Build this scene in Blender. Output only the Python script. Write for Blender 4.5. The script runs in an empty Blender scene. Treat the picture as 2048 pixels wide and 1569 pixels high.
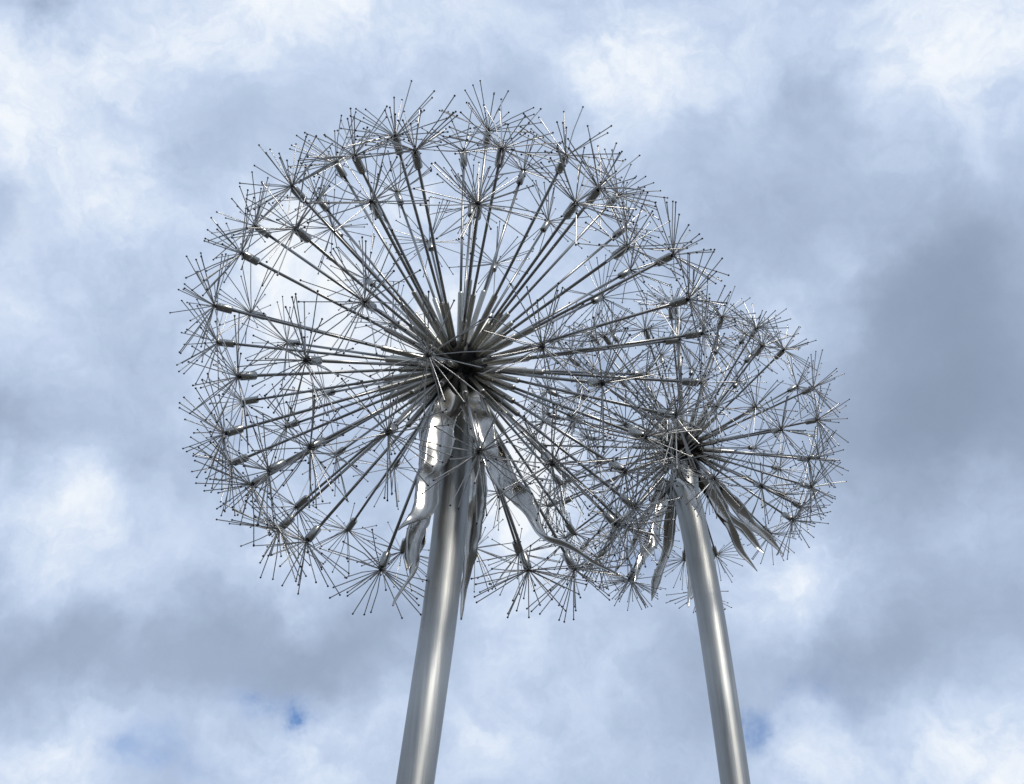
import bpy, math, random
from mathutils import Vector, Matrix, noise
rnd = random.Random(7)
scene = bpy.context.scene
COL = scene.collection

# ------------------------------------------------------------------ camera
F = 2070.0; CX, CY = 1024.0, 784.5
CAM = Vector((0, 0, 1.6))
zc = Vector((1100 - CX, CY + 1285, -F)).normalized()      # where the zenith lies in the lens
yc = (Vector((0, 0, -1)) - zc * Vector((0, 0, -1)).dot(zc)).normalized()
xc = yc.cross(zc)
ROT = Matrix((xc, yc, zc))                                 # camera space -> world
cd = bpy.data.cameras.new('camera'); cam = bpy.data.objects.new('camera', cd); COL.objects.link(cam)
cam.matrix_world = Matrix.Translation(CAM) @ ROT.to_4x4()
cd.sensor_fit = 'HORIZONTAL'; cd.sensor_width = 36.0; cd.lens = F / 2048 * 36
cd.clip_start = 0.05; cd.clip_end = 20000
scene.camera = cam

def ray(px, py):
    return (ROT @ Vector(((px - CX) / F, (CY - py) / F, -1))).normalized()
def on_plane(px, py, Y):
    d = ray(px, py); return CAM + d * (Y / d.y)

# ------------------------------------------------------------------ sky and sun
SUN_EL = math.radians(42); SUN_AZ = math.radians(28)       # behind the camera, to its right
sun_dir = Vector((math.sin(SUN_AZ) * math.cos(SUN_EL), -math.cos(SUN_AZ) * math.cos(SUN_EL), math.sin(SUN_EL)))
sd = bpy.data.lights.new('sun', 'SUN'); sd.energy = 1.9; sd.angle = math.radians(10); sd.color = (1, .96, .9)
so = bpy.data.objects.new('sun', sd); COL.objects.link(so)
so.rotation_euler = sun_dir.to_track_quat('Z', 'Y').to_euler()

world = bpy.data.worlds.new('World'); scene.world = world; world.use_nodes = True
nt = world.node_tree; nt.nodes.clear()
def N(t, **k):
    n = nt.nodes.new(t)
    for a, b in k.items(): setattr(n, a, b)
    return n
def L(a, b): nt.links.new(a, b)
def M(op, a, b=None, c=None, clamp=False):
    n = N('ShaderNodeMath', operation=op); n.use_clamp = clamp
    for i, v in enumerate((a, b, c)):
        if v is None: continue
        if isinstance(v, (int, float)): n.inputs[i].default_value = v
        else: L(v, n.inputs[i])
    return n.outputs[0]
tc = N('ShaderNodeTexCoord')
DIR = tc.outputs['Generated']
def fbm(scale, detail, rough, off=0.0, vec=None, dist=0.0):
    n = N('ShaderNodeTexNoise'); n.noise_dimensions = '4D'
    n.inputs['W'].default_value = off
    n.inputs['Scale'].default_value = scale; n.inputs['Detail'].default_value = detail
    n.inputs['Roughness'].default_value = rough; n.inputs['Distortion'].default_value = dist
    L(vec if vec else DIR, n.inputs['Vector']); return n
# ragged edges: the direction is pushed about by noise before the cloud masses are looked up
def warp(scale, amp, off, vec):
    w = fbm(scale, 6, .6, off, vec)
    s = N('ShaderNodeVectorMath', operation='SUBTRACT'); L(w.outputs['Color'], s.inputs[0]); s.inputs[1].default_value = (.5, .5, .5)
    m = N('ShaderNodeVectorMath', operation='MULTIPLY_ADD'); L(s.outputs[0], m.inputs[0]); m.inputs[1].default_value = (amp,) * 3
    L(vec, m.inputs[2]); return m.outputs[0]
WD = warp(6.0, .20, 3.1, DIR)
def blob_sum(blobs):
    tot = None
    for (px, py, rpx, amp) in blobs:
        d = ray(px, py)
        k = (F / rpx) ** 2
        dn = N('ShaderNodeVectorMath', operation='DISTANCE'); L(WD, dn.inputs[0]); dn.inputs[1].default_value = d
        q = M('MULTIPLY', dn.outputs['Value'], dn.outputs['Value'])
        e = M('POWER', math.e, M('MULTIPLY', q, -k))
        tot = M('MULTIPLY', e, amp) if tot is None else M('MULTIPLY_ADD', e, amp, tot)
    return tot
CLOUD = [  # px, py, radius, brightness
 (60,190,130,0.36),(30,330,110,0.39),(500,10,190,0.60),(230,80,120,0.26),(700,40,130,0.15),(1290,100,120,0.48),(1200,20,150,0.16),(1560,70,150,0.32),
 (1950,60,180,0.60),(1830,150,110,-0.13),(1650,130,90,-0.46),(480,220,220,-0.28),(900,180,260,-0.01),(1700,260,150,-0.01),(1400,320,140,0.15),(1550,430,190,-0.19),
 (1690,510,80,0.25),(1570,600,110,0.27),(1915,760,290,-0.39),(1980,420,150,-0.17),(1760,900,180,-0.20),(1820,560,150,-0.13),(1660,1170,170,0.26),(1520,1240,140,0.35),
 (1940,1290,180,-0.28),(1480,1330,120,-0.45),(1700,1400,110,-0.48),(1850,1500,190,0.30),(2000,1540,120,0.34),(1650,1500,90,0.24),(1050,1340,150,0.16),(950,1500,160,0.13),
 (1180,1420,130,0.06),(90,990,150,0.60),(240,930,110,-0.23),(20,870,120,-0.60),(20,530,120,0.19),(250,420,110,0.30),(0,400,110,-0.20),(180,670,160,-0.10),
 (330,250,140,0.27),(150,1290,210,-0.60),(420,1250,200,-0.28),(680,1290,170,-0.48),(60,1480,150,0.60),(250,1450,110,0.27),(550,560,150,0.42),(680,700,130,0.28),
 (1000,1000,180,0.57),(850,980,120,-0.20),(1180,1000,110,-0.21),(900,480,190,0.10),(450,950,160,-0.13),(400,1130,130,0.12),(1230,560,140,0.05),(1100,640,130,0.09),
 (700,200,150,0.12),(1250,250,90,0.33),(130,40,55,-0.58),(700,1480,120,0.41),(1330,1450,130,-0.01),(50,1350,110,-0.17),(900,40,110,0.29),(1750,1270,110,-0.22),
 (800,400,110,0.22),(520,1100,110,0.33),(900,700,110,0.39),(400,1520,110,0.06),(1500,260,110,0.04),(550,1520,110,0.21),(480,1430,110,0.23),(600,1000,110,0.15),
 (80,750,110,0.29),(2020,1100,110,0.15),(1100,140,110,-0.00),(300,1180,110,0.51),(650,1180,110,0.44),(450,760,110,0.12),(560,850,110,0.16),(1900,1000,110,0.22),
 (1050,450,110,0.02),(350,900,110,0.15),(100,1180,110,0.41),(1800,380,110,0.13)]
BLUE = [(590,1420,42,1.45),(555,1400,70,.35),(640,1450,60,.25),(1515,1435,34,.65),(1540,1460,60,.35),(1615,1465,60,.55),(280,1530,70,.38),(1150,715,90,.34),(1090,740,60,.12),
        (1250,1080,110,.34),(1400,300,90,.22),(0,440,60,.2),(120,40,50,.2),(390,1530,80,.22),(1700,1400,90,.2),(1380,900,80,.2)]
bs = blob_sum(CLOUD); bl = blob_sum(BLUE)
n1 = fbm(4.2, 8, .56, 1.7, None, .25).outputs['Fac']
n2 = fbm(13.0, 9, .62, 8.2, WD, .4).outputs['Fac']
n3 = fbm(2.0, 4, .5, 4.4).outputs['Fac']
b = M('ADD', M('MULTIPLY', bs, .86), .56)
b = M('MULTIPLY_ADD', M('SUBTRACT', n1, .5), .36, b)
lob = M('ABSOLUTE', M('SUBTRACT', fbm(9.0, 8, .58, 6.6, WD, .15).outputs['Fac'], .5))     # rounded lobes between crisp creases
edge = M('MULTIPLY_ADD', b, .8, -.12, True)
b = M('MULTIPLY_ADD', M('SUBTRACT', n2, .5), M('MULTIPLY_ADD', edge, 1.15, .05), b)
b = M('MULTIPLY_ADD', M('SUBTRACT', lob, .075), M('MULTIPLY_ADD', edge, 2.0, .0), b)
b = M('MULTIPLY_ADD', M('SUBTRACT', n3, .5), .15, b)
ramp = N('ShaderNodeValToRGB'); L(b, ramp.inputs[0]); cr = ramp.color_ramp; cr.interpolation = 'B_SPLINE'
def lin(c): return tuple(((v / 255 + .055) / 1.055) ** 2.4 if v > 10 else v / 255 / 12.92 for v in c) + (1,)
stops = [(0.0, (130, 145, 167)), (.25, (152, 168, 193)), (.5, (178, 195, 222)), (.75, (206, 222, 246)), (1.0, (250, 253, 255))]
cr.elements[0].position = 0; cr.elements[0].color = lin(stops[0][1])
cr.elements[1].position = 1; cr.elements[1].color = lin(stops[-1][1])
for p, c in stops[1:-1]:
    e = cr.elements.new(p); e.color = lin(c)
STR = .15
up = N('ShaderNodeVectorMath', operation='SCALE'); L(ramp.outputs[0], up.inputs[0]); up.inputs['Scale'].default_value = 1 / STR
sky = N('ShaderNodeTexSky', sky_type='NISHITA'); sky.sun_disc = False
sky.sun_elevation = SUN_EL; sky.sun_rotation = math.pi - SUN_AZ; sky.dust_density = 0; sky.air_density = 1.0; sky.ozone_density = 7
gap = N('ShaderNodeMapRange', interpolation_type='SMOOTHSTEP'); 
gsum = M('MULTIPLY_ADD', M('SUBTRACT', n2, .5), .6, bl); L(gsum, gap.inputs['Value'])
gap.inputs['From Min'].default_value = .05; gap.inputs['From Max'].default_value = .75; gap.inputs['To Max'].default_value = .95
mix = N('ShaderNodeMix', data_type='RGBA'); L(gap.outputs[0], mix.inputs['Factor']); L(up.outputs[0], mix.inputs['A']); L(sky.outputs[0], mix.inputs['B'])
bg = N('ShaderNodeBackground'); bg.inputs['Strength'].default_value = STR; L(mix.outputs['Result'], bg.inputs['Color'])
out = N('ShaderNodeOutputWorld'); L(bg.outputs[0], out.inputs['Surface'])

vs = scene.view_settings
vs.view_transform = 'Standard'; vs.look = 'None'; vs.exposure = 0; vs.gamma = 1; vs.use_curve_mapping = False

# ------------------------------------------------------------------ materials
def mat(name, base, rough, metal=1.0, streak=None, bump=0.0, bscale=30, aniso=0.0, spots=False, var=.25):
    m = bpy.data.materials.new(name); m.use_nodes = True; t = m.node_tree; p = t.nodes['Principled BSDF']
    p.inputs['Metallic'].default_value = metal; p.inputs['Anisotropic'].default_value = aniso
    co = t.nodes.new('ShaderNodeTexCoord'); mp = t.nodes.new('ShaderNodeMapping'); t.links.new(co.outputs['Object'], mp.inputs[0])
    if streak: mp.inputs['Scale'].default_value = streak
    nz = t.nodes.new('ShaderNodeTexNoise'); nz.inputs['Scale'].default_value = bscale; nz.inputs['Detail'].default_value = 6; nz.inputs['Roughness'].default_value = .6
    t.links.new(mp.outputs[0], nz.inputs['Vector'])
    mr = t.nodes.new('ShaderNodeMapRange'); t.links.new(nz.outputs['Fac'], mr.inputs['Value'])
    mr.inputs['From Min'].default_value = .3; mr.inputs['From Max'].default_value = .7
    mr.inputs['To Min'].default_value = max(.05, rough - .1); mr.inputs['To Max'].default_value = rough + .12
    t.links.new(mr.outputs[0], p.inputs['Roughness'])
    mc = t.nodes.new('ShaderNodeMix'); mc.data_type = 'RGBA'
    mc.inputs['A'].default_value = tuple(c * (1 - var) for c in base) + (1,); mc.inputs['B'].default_value = tuple(min(1, c * (1 + var)) for c in base) + (1,)
    n2 = t.nodes.new('ShaderNodeTexNoise'); n2.inputs['Scale'].default_value = 2.2; n2.inputs['Detail'].default_value = 7
    t.links.new(co.outputs['Object'], n2.inputs['Vector'])
    ad = t.nodes.new('ShaderNodeMath'); ad.operation = 'MULTIPLY_ADD'; t.links.new(nz.outputs['Fac'], ad.inputs[0]); ad.inputs[1].default_value = .5; 
    ml = t.nodes.new('ShaderNodeMath'); ml.operation = 'MULTIPLY'; t.links.new(n2.outputs['Fac'], ml.inputs[0]); ml.inputs[1].default_value = .5
    t.links.new(ml.outputs[0], ad.inputs[2])
    cm = t.nodes.new('ShaderNodeMapRange'); t.links.new(ad.outputs[0], cm.inputs['Value'])
    cm.inputs['From Min'].default_value = .38; cm.inputs['From Max'].default_value = .62
    t.links.new(cm.outputs[0], mc.inputs['Factor']); col = mc.outputs['Result']
    if spots:
        vo = t.nodes.new('ShaderNodeTexVoronoi'); vo.inputs['Scale'].default_value = 3.2; vo.inputs['Randomness'].default_value = 1
        t.links.new(co.outputs['Object'], vo.inputs['Vector'])
        ls = t.nodes.new('ShaderNodeMapRange'); t.links.new(vo.outputs['Distance'], ls.inputs['Value'])
        ls.inputs['From Min'].default_value = .014; ls.inputs['From Max'].default_value = .022; ls.inputs['To Min'].default_value = .25; ls.inputs['To Max'].default_value = 1
        sc = t.nodes.new('ShaderNodeVectorMath'); sc.operation = 'SCALE'; t.links.new(col, sc.inputs[0]); t.links.new(ls.outputs[0], sc.inputs['Scale']); col = sc.outputs[0]
    t.links.new(col, p.inputs['Base Color'])
    if bump:
        bp = t.nodes.new('ShaderNodeBump'); bp.inputs['Strength'].default_value = bump; bp.inputs['Distance'].default_value = .01
        t.links.new(nz.outputs['Fac'], bp.inputs['Height']); t.links.new(bp.outputs[0], p.inputs['Normal'])
    return m
POLE = mat('brushed_pole_steel', (.37, .37, .35), .46, streak=(1, 1, .025), bump=.14, bscale=52, spots=True, var=.22)
ROD = mat('rod_steel', (.34, .333, .315), .28, streak=(1, 1, .1), bscale=60)
SLEEVE = mat('sleeve_steel', (.46, .445, .40), .32, streak=(1, 1, .1), bscale=40)
WIRE = mat('wire_steel', (.45, .435, .405), .28, bscale=2)
FERR = mat('ferrule_steel', (.34, .335, .31), .26, bscale=50)
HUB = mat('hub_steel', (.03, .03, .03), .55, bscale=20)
TIP = mat('bead_steel', (.07, .07, .075), .4, bscale=30)
LEAF = mat('polished_sheet_steel', (.54, .52, .48), .21, bscale=2)
GROUND = mat('ground_paving', (.085, .08, .07), .85, metal=0, bscale=3, bump=.3)

# ------------------------------------------------------------------ mesh helpers
class MB:
    def __init__(s): s.v = []; s.f = []; s.sm = []; s.mi = []
    def tube(s, pts, radii, n=8, cap0=True, cap1=True, mi=0):
        pts = [Vector(p) for p in pts]; rings = []
        t0 = (pts[1] - pts[0]).normalized()
        a = t0.orthogonal().normalized()
        for i, p in enumerate(pts):
            t = (pts[min(i + 1, len(pts) - 1)] - pts[max(i - 1, 0)])
            if t.length < 1e-9: t = t0
            t.normalize(); t0 = t
            a = (a - t * a.dot(t)).normalized(); b = t.cross(a)
            k = len(s.v); rings.append(k)
            for j in range(n):
                th = 2 * math.pi * j / n
                s.v.append(p + (a * math.cos(th) + b * math.sin(th)) * radii[i])
        for r0, r1 in zip(rings, rings[1:]):
            for j in range(n):
                s.f.append((r0 + j, r0 + (j + 1) % n, r1 + (j + 1) % n, r1 + j)); s.sm.append(True); s.mi.append(mi)
        if cap0: s.f.append(tuple(rings[0] + j for j in reversed(range(n)))); s.sm.append(False); s.mi.append(mi)
        if cap1: s.f.append(tuple(rings[-1] + j for j in range(n))); s.sm.append(False); s.mi.append(mi)
    def lathe(s, prof, n=14, sharp=(), mi=0):
        """profile of (z, radius) round z; a new ring pair is started at sharp indices"""
        seg = []; cur = [prof[0]]
        for i, q in enumerate(prof[1:], 1):
            cur.append(q)
            if i in sharp or i == len(prof) - 1: seg.append(cur); cur = [q]
        for c in seg:
            k = len(s.v)
            for z, r in c:
                for j in range(n):
                    th = 2 * math.pi * j / n; s.v.append(Vector((math.cos(th) * r, math.sin(th) * r, z)))
            for i in range(len(c) - 1):
                for j in range(n):
                    a, b = k + i * n + j, k + i * n + (j + 1) % n
                    s.f.append((a, b, b + n, a + n)); s.sm.append(True); s.mi.append(mi)
    def ball(s, c, r, mi=0, nu=6, nv=4):
        c = Vector(c); k = len(s.v)
        s.v.append(c + Vector((0, 0, r)))
        for i in range(1, nv):
            ph = math.pi * i / nv
            for j in range(nu):
                th = 2 * math.pi * j / nu
                s.v.append(c + Vector((math.sin(ph) * math.cos(th), math.sin(ph) * math.sin(th), math.cos(ph))) * r)
        s.v.append(c - Vector((0, 0, r))); e = len(s.v) - 1
        def add(f): s.f.append(f); s.sm.append(True); s.mi.append(mi)
        for j in range(nu): add((k, k + 1 + j, k + 1 + (j + 1) % nu))
        for i in range(nv - 2):
            for j in range(nu):
                a = k + 1 + i * nu + j; b = k + 1 + i * nu + (j + 1) % nu; add((a, a + nu, b + nu, b))
        for j in range(nu): add((e, e - nu + (j + 1) % nu, e - nu + j))
    def mesh(s, name, *mats):
        me = bpy.data.meshes.new(name); me.from_pydata([tuple(v) for v in s.v], [], s.f)
        me.polygons.foreach_set('use_smooth', s.sm); me.polygons.foreach_set('material_index', s.mi)
        for m in mats: me.materials.append(m)
        me.update(); return me
def put(name, me, parent=None, mw=None):
    o = bpy.data.objects.new(name, me); COL.objects.link(o)
    if parent: o.parent = parent
    if mw is not None: o.matrix_basis = mw
    return o
def frame(p, d, roll=0):
    q = d.to_track_quat('Z', 'Y').to_matrix() @ Matrix.Rotation(roll, 3, 'Z')
    return Matrix.Translation(p) @ q.to_4x4()
def tag(o, **k):
    for a, b in k.items(): o[a] = b
def catmull(P, n):
    P = [Vector(p) for p in P]; P = [P[0] * 2 - P[1]] + P + [P[-1] * 2 - P[-2]]; R = []
    for i in range(1, len(P) - 2):
        for k in range(n):
            t = k / n; a, b, c, d = P[i - 1:i + 3]
            R.append(.5 * ((2 * b) + (c - a) * t + (2 * a - 5 * b + 4 * c - d) * t * t + (3 * b - a - 3 * c + d) * t ** 3))
    R.append(P[-2]); return R

# ------------------------------------------------------------------ ground
g = MB(); R = 6000; rings = [0, 4, 9, 20, 60, 300, R]
k = 48
for r in rings[1:]:
    for j in range(k):
        g.v.append(Vector((math.cos(2 * math.pi * j / k) * r, math.sin(2 * math.pi * j / k) * r, 0)))
g.f.append(tuple(range(k))); g.sm.append(False); g.mi.append(0)
for i in range(len(rings) - 2):
    for j in range(k):
        a, b2 = i * k + j, i * k + (j + 1) % k
        g.f.append((a, a + k, b2 + k, b2)); g.sm.append(False); g.mi.append(0)
gr = put('ground', g.mesh('ground', GROUND)); tag(gr, kind='structure')

# ------------------------------------------------------------------ dandelion heads
def fan(n, seed, wl):
    """wires of one burst: most stand out at 35 to 95 degrees from the rod, in loose tufts, a few straight ahead"""
    r = random.Random(seed); D = []
    ga = math.pi * (3 - 5 ** .5); tuft = []
    def sph(c, th): q = math.sqrt(max(0, 1 - c * c)); return Vector((q * math.cos(th), q * math.sin(th), c))
    for i in range(9): tuft.append(sph(r.uniform(-.15, .65), i * 2.4 + r.uniform(-.5, .5)))
    for i in range(n):
        if i < 3: v = sph(r.uniform(.8, .97), r.uniform(0, 6.28))
        else:
            c = .74 - (i - 3 + .5) / (n - 3) * .93
            v = sph(c, i * ga)
            t = min(tuft, key=lambda q: (q - v).length)
            v = v.lerp(t, r.uniform(.1, .6))
        v += Vector((r.gauss(0, 1), r.gauss(0, 1), r.gauss(0, 1))) * .07
        v.normalize()
        D.append((v, wl * min(1, .62 / max(v.z, .01)) * (1 + r.uniform(-.12, .08))))     # the straight-ahead ones are shorter: a flat brush
    return D
def wire_into(mb, v, l, wr, br, base=None, bend=(0, 0)):
    b0 = base if base is not None else Vector((v.x, v.y, 0)) * .007
    side = v.orthogonal().normalized(); side.rotate(Matrix.Rotation(bend[1], 3, v)); side *= bend[0] * l
    mb.tube([b0, b0 + v * l * .5 + side * .6, b0 + v * l - side * .4], [wr, wr, wr], 5, False, False, 0)
    mb.ball(b0 + v * l - side * .4, br, 1, 6, 4)

class Kind: pass
def head_kit(R, wl, wr, s):
    """meshes shared by all the stalks of one head; R sphere radius of the joints, s overall size factor"""
    K = Kind(); K.R = R; K.wr = wr; K.s = s; K.wl = wl
    m = MB(); m.tube([(0, 0, .08), (0, 0, R - .06 * s)], [.0082 * s] * 2, 10); K.stalk = m.mesh('stalk', ROD)
    K.sleeves = []
    for ln in (.43, .47, .52):
        e = ln * R / 1.41
        m = MB(); m.lathe([(.06, .0165 * s), (e - .012, .0165 * s), (e - .004, .0158 * s), (e, .0125 * s), (e, .0075 * s)], 14, (1, 3)); K.sleeves.append(m.mesh('sleeve', SLEEVE))
    m = MB(); f0 = -.098 * s; f1 = -.012 * s; q = .022 * s
    m.lathe([(f0, .006 * s), (f0, q * .9), (f0 + .004 * s, q), (f1 - .004 * s, q), (f1, q * .88), (f1, .004 * s)], 14, (1, 4)); K.ferrule = m.mesh('ferrule', FERR)
    K.fans = [fan(nw, 100 + i, wl) for i, nw in enumerate((24, 26, 23, 27, 25, 26, 22, 28, 25, 24, 27, 26, 23, 28))]
    K.sprays = []
    for D in K.fans:
        m = MB()
        for v, l in D: wire_into(m, v, l, wr, .0056 * s, None, (abs(rnd.gauss(0, .022)), rnd.uniform(0, 6.28)))
        m.tube([(0, 0, -.014 * s), (0, 0, .006 * s)], [.012 * s, .010 * s], 10, mi=1)
        K.sprays.append(m.mesh('wire_spray', WIRE, TIP))
    m = MB(); m.tube([(0, 0, 0), (0, 0, wl)], [wr] * 2, 6, False, False); m.ball((0, 0, wl), (.0056 * s), 1); K.wires = [m.mesh('wire', WIRE, TIP)]
    for amp in (.015, .03, .05):
        m = MB(); wire_into(m, Vector((0, 0, 1)), wl, wr, .0056 * s, Vector((0, 0, 0)), (amp, 0)); K.wires.append(m.mesh('wire', WIRE, TIP))
    m = MB(); m.tube([(0, 0, -.014 * s), (0, 0, .006 * s)], [.012 * s, .010 * s], 10); m.ball((0, 0, .003 * s), .0115 * s, 0); K.joint = m.mesh('joint', TIP)
    return K

def solve(C, R, px, py, far):
    d = ray(px, py); oc = CAM - C; b_ = oc.dot(d); c_ = oc.dot(oc) - R * R; disc = b_ * b_ - c_
    if disc < 0: p = CAM + d * (-b_)
    else: p = CAM + d * (-b_ + (math.sqrt(disc) if far else -math.sqrt(disc)))
    return (p - C).normalized()

def head(root, base, C, K, dirs, n_single, pole_dir, polar):
    """dirs: directions of the stalks from the hub; the n_single nearest to the camera get their wires one by one"""
    off = C - base
    order = sorted(range(len(dirs)), key=lambda i: (C + dirs[i] * K.R - CAM).length)
    single = set(order[:n_single])
    for i, d in enumerate(dirs):
        r = random.Random(900 + i)
        st = put('stalk', K.stalk, root, frame(off, d, r.uniform(0, 6)))
        put('sleeve', K.sleeves[r.randrange(3)], st)
        put('ferrule', K.ferrule, st, Matrix.Translation((0, 0, K.R)))
        roll = r.uniform(0, 6.28)
        # every burst sits a little askew on its rod
        M0 = Matrix.Translation((0, 0, K.R)) @ Matrix.Rotation(r.gauss(0, .10), 4, 'X') @ Matrix.Rotation(r.gauss(0, .10), 4, 'Y') @ Matrix.Rotation(roll, 4, 'Z')
        fi = r.randrange(14)
        if i in single:
            put('joint', K.joint, st, M0)
            for v, l in K.fans[fi]:
                w = put('wire', K.wires[r.randrange(4)], st, M0 @ frame(Vector((v.x, v.y, 0)) * .007, v, r.uniform(0, 6.28)) @ Matrix.Diagonal((1, 1, l / K.wl, 1)))
        else:
            sp = put('wire_spray', K.sprays[fi], st, M0); sp['kind'] = 'stuff'
    # hub: a ball with a collar below it
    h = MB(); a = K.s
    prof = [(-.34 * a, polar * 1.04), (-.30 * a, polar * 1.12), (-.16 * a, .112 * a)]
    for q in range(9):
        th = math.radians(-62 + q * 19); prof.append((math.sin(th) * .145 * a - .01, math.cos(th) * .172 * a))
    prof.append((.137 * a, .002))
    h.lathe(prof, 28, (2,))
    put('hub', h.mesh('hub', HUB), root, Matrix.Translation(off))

def filler(existing, n, thr, excl, keep=lambda d: True):
    ga = math.pi * (3 - 5 ** .5); out_ = []
    cand = []
    for i in range(n):
        z = 1 - 2 * (i + .5) / n; r = math.sqrt(1 - z * z); cand.append(Vector((r * math.cos(i * ga), r * math.sin(i * ga), z)))
    for c in cand:
        if c.angle(Vector((0, 0, -1))) < excl: continue
        if all(c.angle(e) > thr for e in existing + out_) and keep(c): out_.append(c)
    return out_

def pole(root, base, pts_px, Y, r_, C, rtop):
    P = [on_plane(x, y, Y) for x, y in pts_px]
    P[0] = C + (P[1] - C).normalized() * .22
    pts = catmull(P, 8)
    e = pts[-1]; dz = (pts[-1] - pts[-9]); slope = dz.x / dz.z
    for k in range(1, 7):
        z = e.z * (1 - k / 6); pts.append(Vector((e.x + slope * (z - e.z) * (1 - .35 * k / 6), Y, z)))
    m = MB(); n = len(pts)
    rr = [rtop + (r_ - rtop) * min(1, i / 40) for i in range(n)]
    m.tube([p - base for p in pts], rr, 48); put('pole', m.mesh('pole', POLE), root)
    return pts[-1] - base

# ---- sepals: long crumpled strips of sheet steel
def sepal(root, base, pts, Y0, seed, crump=1.0, label=None, jag=0.0, wide=1.12):
    """pts: (px, py, dY, half width in m, twist in degrees) down the strip"""
    P = [on_plane(x, y, Y0 + dy) for x, y, dy, w, tw in pts]
    n = 16; C3 = catmull(P, n)
    W = []; T = []
    for i in range(len(pts) - 1):
        for k in range(n):
            t = k / n; t2 = t * t * (3 - 2 * t)
            W.append(pts[i][3] * (1 - t) + pts[i + 1][3] * t); T.append(pts[i][4] * (1 - t2) + pts[i + 1][4] * t2)
    W.append(pts[-1][3]); T.append(pts[-1][4])
    m = MB(); nu = 10; r = random.Random(seed); th0 = .0045
    rows = []
    L_ = 0
    sides = []
    for i, p in enumerate(C3):
        t = (C3[min(i + 1, len(C3) - 1)] - C3[max(i - 1, 0)]).normalized()
        if i: L_ += (C3[i] - C3[i - 1]).length
        view = (p - CAM).normalized(); b = t.cross(Vector((0, -1, 0))).normalized()
        nn = b.cross(t).normalized(); a = math.radians(T[i])
        b2 = b * math.cos(a) + nn * math.sin(a); n2_ = nn * math.cos(a) - b * math.sin(a)
        row = []
        for j in range(nu + 1):
            u = j / nu * 2 - 1
            e = 1 + jag * noise.noise(Vector((L_ * 16, seed, math.copysign(1, u) * 3))) * abs(u)
            q = p + b2 * u * W[i] * e * wide
            bend = -.55 * W[i] * (1 - u * u)
            z = noise.noise(Vector((u * W[i] * 7 + seed * 3.1, L_ * 3.6, seed))) * .060 + noise.noise(Vector((u * W[i] * 11, L_ * 8 + seed, seed * 2))) * .005
            q = q + n2_ * (bend + z * crump * min(1, W[i] / .035))
            row.append(q - base)
        rows.append((row, n2_))
    for sgn in (1, -1):
        k0 = len(m.v)
        for row, nn in rows:
            for q in row: m.v.append(q + nn * th0 * .5 * sgn)
        for i in range(len(rows) - 1):
            for j in range(nu):
                a = k0 + i * (nu + 1) + j; f = (a, a + 1, a + nu + 2, a + nu + 1)
                m.f.append(f if sgn > 0 else f[::-1]); m.sm.append(True); m.mi.append(0)
    K2 = len(rows) * (nu + 1)
    for i in range(len(rows) - 1):                               # the cut edges
        for j in (0, nu):
            a = i * (nu + 1) + j; f = (a, a + nu + 1, a + nu + 1 + K2, a + K2)
            m.f.append(f if j == 0 else f[::-1]); m.sm.append(False); m.mi.append(0)
    for i in (0, len(rows) - 1):
        for j in range(nu):
            a = i * (nu + 1) + j; m.f.append((a, a + 1, a + 1 + K2, a + K2)); m.sm.append(False); m.mi.append(0)
    o = put('sepal', m.mesh('sepal', LEAF), root)
    if label: o['label'] = label
    return o

def thing(label, base, group=None):
    o = bpy.data.objects.new('dandelion_sculpture', None); COL.objects.link(o); o.location = base; o.empty_display_size = .3
    tag(o, label=label, category='sculpture'); return o
def footing(root, r_, at):
    m = MB(); m.lathe([(.0, r_ * 2.3), (.024, r_ * 2.3), (.03, r_ * 2.24), (.03, r_ * .8)], 40, (1, 2)); put('base_plate', m.mesh('base_plate', SLEEVE), root, Matrix.Translation(at))
    m = MB()
    m.lathe([(.025, .001), (.06, .001)], 6)
    b_ = MB(); b_.lathe([(.03, .022), (.052, .022), (.055, .018), (.055, .0)], 6, (1, 2)); bm_ = b_.mesh('bolt', FERR)
    for k in range(8):
        a = math.pi * (k + .5) / 4; put('bolt', bm_, root, Matrix.Translation(at + Vector((math.cos(a) * r_ * 1.8, math.sin(a) * r_ * 1.8, 0))))

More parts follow.
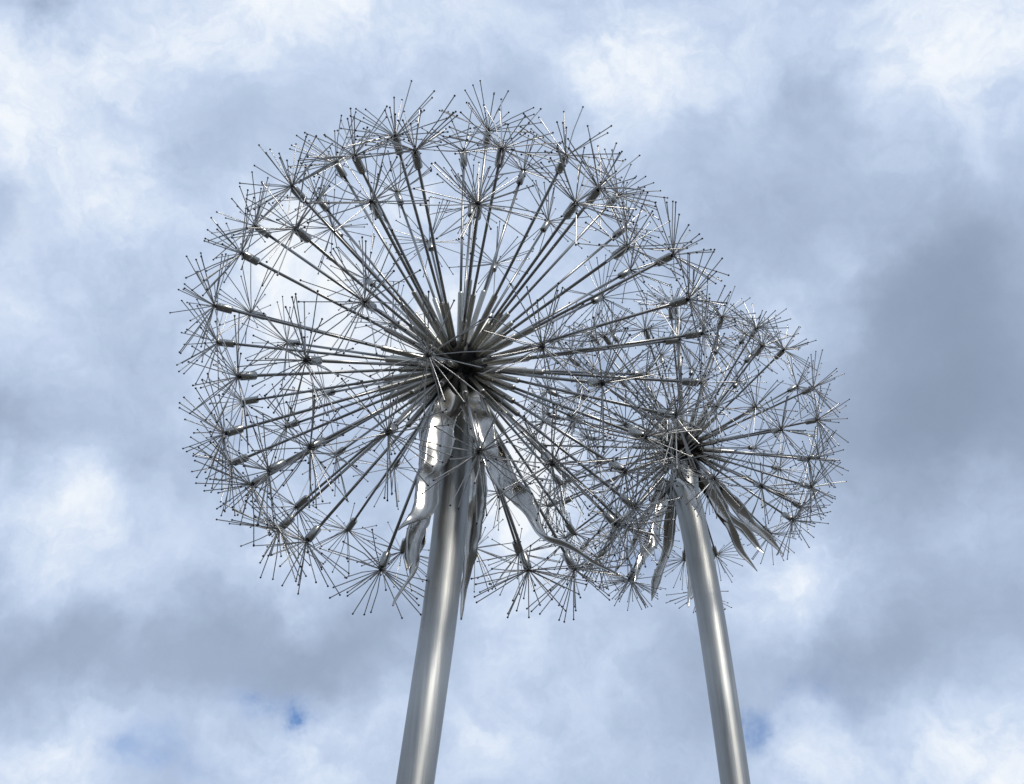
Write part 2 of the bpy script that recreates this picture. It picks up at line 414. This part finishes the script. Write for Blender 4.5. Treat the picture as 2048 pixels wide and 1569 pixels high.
# ================================================================== the big near one
D1 = 6.0; C1 = CAM + ray(918, 735) * D1
px1 = [(918,775),(914,850),(906,983),(883,1200),(857,1385),(830,1569)]
K1 = head_kit(1.40, .296, .0028, 1.0)
NODE1 = [(790,272,0),(830,300,0),(709,311,0),(672,326,1),(583,373,0),(743,404,0),(794,386,1),(636,398,1),(665,456,1),(590,457,0),
 (510,452,1),(482,507,0),(859,484,1),(735,560,1),(729,604,0),(928,303,1),(976,262,1),(1004,297,0),(1047,342,1),(1133,311,0),(956,408,0),
 (943,412,1),(1097,443,1),(1152,406,0),(1199,377,0),(1237,389,1),(1251,455,1),(1256,493,0),(1347,510,0),(991,528,1),(1261,541,1),
 (1204,595,1),(1378,599,0),(1406,667,0),(1358,680,1),(1085,694,0),(1205,768,0),(1402,766,0),(1291,750,1),(1352,833,0),(1291,875,0),
 (1250,944,0),(1105,928,0),(959,905,0),(1152,837,1),(1270,1015,0),(1149,1068,1),(1235,1052,0),(1256,1056,1),(1038,1108,1),(1057,1141,0),
 (1149,1140,0),(950,1097,1),(1121,968,1),(1001,985,1),(425,611,0),(502,627,1),(435,685,1),(574,685,1),(612,721,0),(475,753,0),(857,711,0),
 (650,788,1),(486,804,1),(448,868,0),(574,853,1),(620,896,0),(776,867,0),(463,928,1),(537,942,0),(672,910,1),(842,853,1),(788,936,1),
 (502,971,0),(593,1014,1),(557,1060,0),(612,1084,0),(695,1061,1),(762,1140,0),(804,1104,1),(772,770,1),(1113,679,1),(785,648,1)]
Y1 = C1.y
e1 = on_plane(830, 1569, Y1)
base1 = Vector((e1.x - .12, Y1, 0))
S1 = thing('larger and nearer steel dandelion clock on a thick pole, in front at the left', base1)
dirs1 = [solve(C1, K1.R, x, y, f) for x, y, f in NODE1]
foot1 = pole(S1, base1, px1, Y1, .078, C1, .092)
head(S1, base1, C1, K1, dirs1, 11, None, .085)
footing(S1, .09, foot1)
sepal(S1, base1, [(912,765,-.07,.030,-10),(896,822,-.16,.072,-20),(876,890,-.21,.070,-22),(862,950,-.24,.062,-25),(850,1010,-.25,.052,-28),(832,1042,-.25,.034,-30),(797,1062,-.25,.003,-30)], Y1, 1, 1.2, 'shiny crumpled sepal with its tip flicked to the left', .12)
sepal(S1, base1, [(880,800,-.02,.04,-20),(868,900,-.08,.06,-30),(852,1000,-.13,.055,-30),(838,1055,-.15,.05,-20),(822,1100,-.17,.040,-35),(812,1150,-.19,.026,-60),(786,1212,-.22,.004,-40)], Y1, 2, 1.0, None, .25)
sepal(S1, base1, [(842,1040,-.12,.03,0),(834,1085,-.13,.036,10),(822,1115,-.14,.022,30),(815,1140,-.14,.003,30)], Y1, 12, 1.2, None, .5)
sepal(S1, base1, [(932,762,-.07,.030,12),(951,822,-.19,.072,16),(972,890,-.24,.068,24),(990,945,-.28,.056,28),(1012,985,-.30,.034,30),(1040,1010,-.32,.003,30)], Y1, 3, 1.3, 'broad bright sepal hanging right of the pole', .15)
sepal(S1, base1, [(950,790,-.02,.03,20),(985,880,-.12,.05,20),(1015,950,-.20,.056,25),(1050,1010,-.27,.052,28),(1088,1052,-.34,.034,40),(1130,1085,-.38,.026,60),(1185,1120,-.42,.020,50),(1238,1150,-.46,.004,40)], Y1, 4, 1.0, 'longest sepal sweeping out to the right', .2)
sepal(S1, base1, [(930,800,.10,.05,10),(944,900,.24,.066,15),(950,980,.34,.062,10),(944,1060,.44,.048,10),(933,1150,.52,.024,30),(922,1240,.58,.004,30)], Y1, 5, .8, None, .25)
sepal(S1, base1, [(885,790,.06,.04,-40),(866,825,.10,.05,-50),(846,860,.14,.04,-55),(850,905,.16,.022,-60),(842,950,.17,.003,-60)], Y1, 6, .9, None, .2)

# ================================================================== the smaller looking one behind
D2 = 8.8; C2 = CAM + ray(1368, 897) * D2
K2 = head_kit(1.24, .272, .0032, .98)
px2 = [(1366,930),(1371,985),(1384,1038),(1416,1200),(1447,1400),(1471,1569)]
NODE2 = [(1444,634,0),(1513,656,0),(1490,670,1),(1525,692,0),(1436,692,1),(1568,700,0),(1582,723,0),(1594,773,1),(1627,776,0),(1477,765,1),
 (1512,814,0),(1432,814,0),(1563,860,0),(1635,840,0),(1509,896,1),(1638,916,1),(1618,919,0),(1559,938,1),(1623,975,0),(1524,974,0),
 (1502,710,1),(1208,672,0),(1290,660,0),(1322,713,1),(1341,616,0),(1358,640,1),(1140,717,0),(1187,736,1),(1383,738,1),(1154,790,0),
 (1153,840,1),(1335,821,0),(1175,877,1),(1342,926,0),(1428,958,0),(1568,990,1),(1626,1009,0),(1603,1015,1),(1586,1041,0),(1541,1068,1),(1575,1077,0),
 (1524,1121,0),(1476,1145,0),(1432,1110,1),(1369,1120,1),(1341,1173,0),(1258,1160,0),(1129,1078,0),(1160,1101,1),(1197,1117,0),
 (1090,1015,0),(1197,926,0),(1126,1006,1),(1066,891,0),(1240,760,0),(1250,850,0),(1090,780,1),(1250,1040,0),(1228,980,1)]
Y2 = C2.y
dirs2 = [solve(C2, K2.R, x, y, f) for x, y, f in NODE2]
nad = math.radians(27)
dd = []
for d in dirs2:
    if d.angle(Vector((0, 0, -1))) > nad and all(d.angle(e) > .17 for e in dd): dd.append(d)
dirs2 = dd + filler(dd, 150, math.radians(17.5), math.radians(33), lambda d: not (C2 + d * K2.R - CAM).normalized().x > ray(1480, 900).x)
e2 = on_plane(1471, 1569, Y2)
base2 = Vector((e2.x + .5, Y2, 0))
S2 = thing('farther steel dandelion clock on its own pole, behind at the right', base2)
foot2 = pole(S2, base2, px2, Y2, .095, C2, .112)
head(S2, base2, C2, K2, dirs2, 0, None, .1)
footing(S2, .11, foot2)
def q8(x, y): return 1180 + x / 3.735, 840 + y / 3.735
def sp2(L8, dys, ws, tws, seed, crump=.8, label=None, jag=.3):
    sepal(S2, base2, [q8(*p) + (dy, w, tw) for p, dy, w, tw in zip(L8, dys, ws, tws)], Y2, seed, crump * .7, label, jag * .5, .86)
sp2([(648,330),(680,420),(735,520),(790,610),(835,740)], [-.14,-.24,-.32,-.38,-.42], [.03,.05,.06,.055,.004], [40,50,55,58,60], 21, 1.2, 'narrow bright sepal lying along the front of the pole')
sp2([(700,330),(830,450),(960,640),(1050,820),(1120,960),(1250,1132)], [.08,.2,.34,.45,.54,.62], [.05,.085,.08,.05,.045,.003], [5,10,10,15,20,20], 22)
sp2([(740,330),(900,500),(1010,700),(1150,810),(1230,900),(1305,1000)], [.10,.28,.42,.56,.64,.7], [.05,.075,.085,.075,.055,.003], [5,5,10,15,15,15], 23)
sp2([(760,300),(930,460),(1080,620),(1220,790),(1340,890),(1450,1012)], [.1,.32,.5,.65,.75,.82], [.05,.065,.075,.08,.055,.003], [5,5,5,10,10,10], 24)
sp2([(640,450),(605,700),(590,900),(545,1060),(490,1210),(460,1352)], [.1,.26,.38,.46,.52,.55], [.04,.055,.06,.06,.05,.003], [-10,-20,-40,-45,-30,-30], 25, .6, 'long curved sepal hanging left of the pole')
sp2([(600,430),(530,650),(480,860),(400,1020),(365,1110),(335,1215)], [0,-.1,-.15,-.18,-.2,-.2], [.04,.055,.05,.045,.035,.003], [-20,-20,-40,-40,-40,-30], 26, 1.2)
sp2([(700,500),(740,800),(755,1100),(750,1250),(736,1400)], [.2,.3,.36,.38,.4], [.04,.05,.05,.04,.003], [0,20,40,50,50], 27, .6)
sp2([(560,430),(450,680),(330,900),(250,1040),(190,1140)], [.1,.2,.3,.38,.44], [.04,.05,.045,.035,.003], [-20,-30,-40,-50,-50], 28, 1.0)

# a few wires that have been bent out of shape
def bent(root, base, C, K, pts, Rr):
    P = [C + solve(C, K.R * rf, x, y, f) * K.R * rf for x, y, f, rf in pts]
    m = MB()
    for a, b_ in zip(P, P[1:]): m.tube([a - base, b_ - base], [Rr, Rr], 6)
    put('bent_wire', m.mesh('bent_wire', WIRE), root)
bent(S2, base2, C2, K2, [(1563,860,0,1),(1600,867,0,1.05),(1629,875,0,1.12),(1637,910,0,1.12)], .0045)
bent(S2, base2, C2, K2, [(1594,773,1,1),(1560,800,1,1.0),(1545,808,1,1)], .0045)
bent(S1, base1, C1, K1, [(1378,599,0,1),(1386,575,0,1.02),(1388,540,0,1.1)], .0045)
bent(S1, base1, C1, K1, [(1352,833,0,1),(1350,800,0,1.02),(1344,766,0,1.05)], .004)
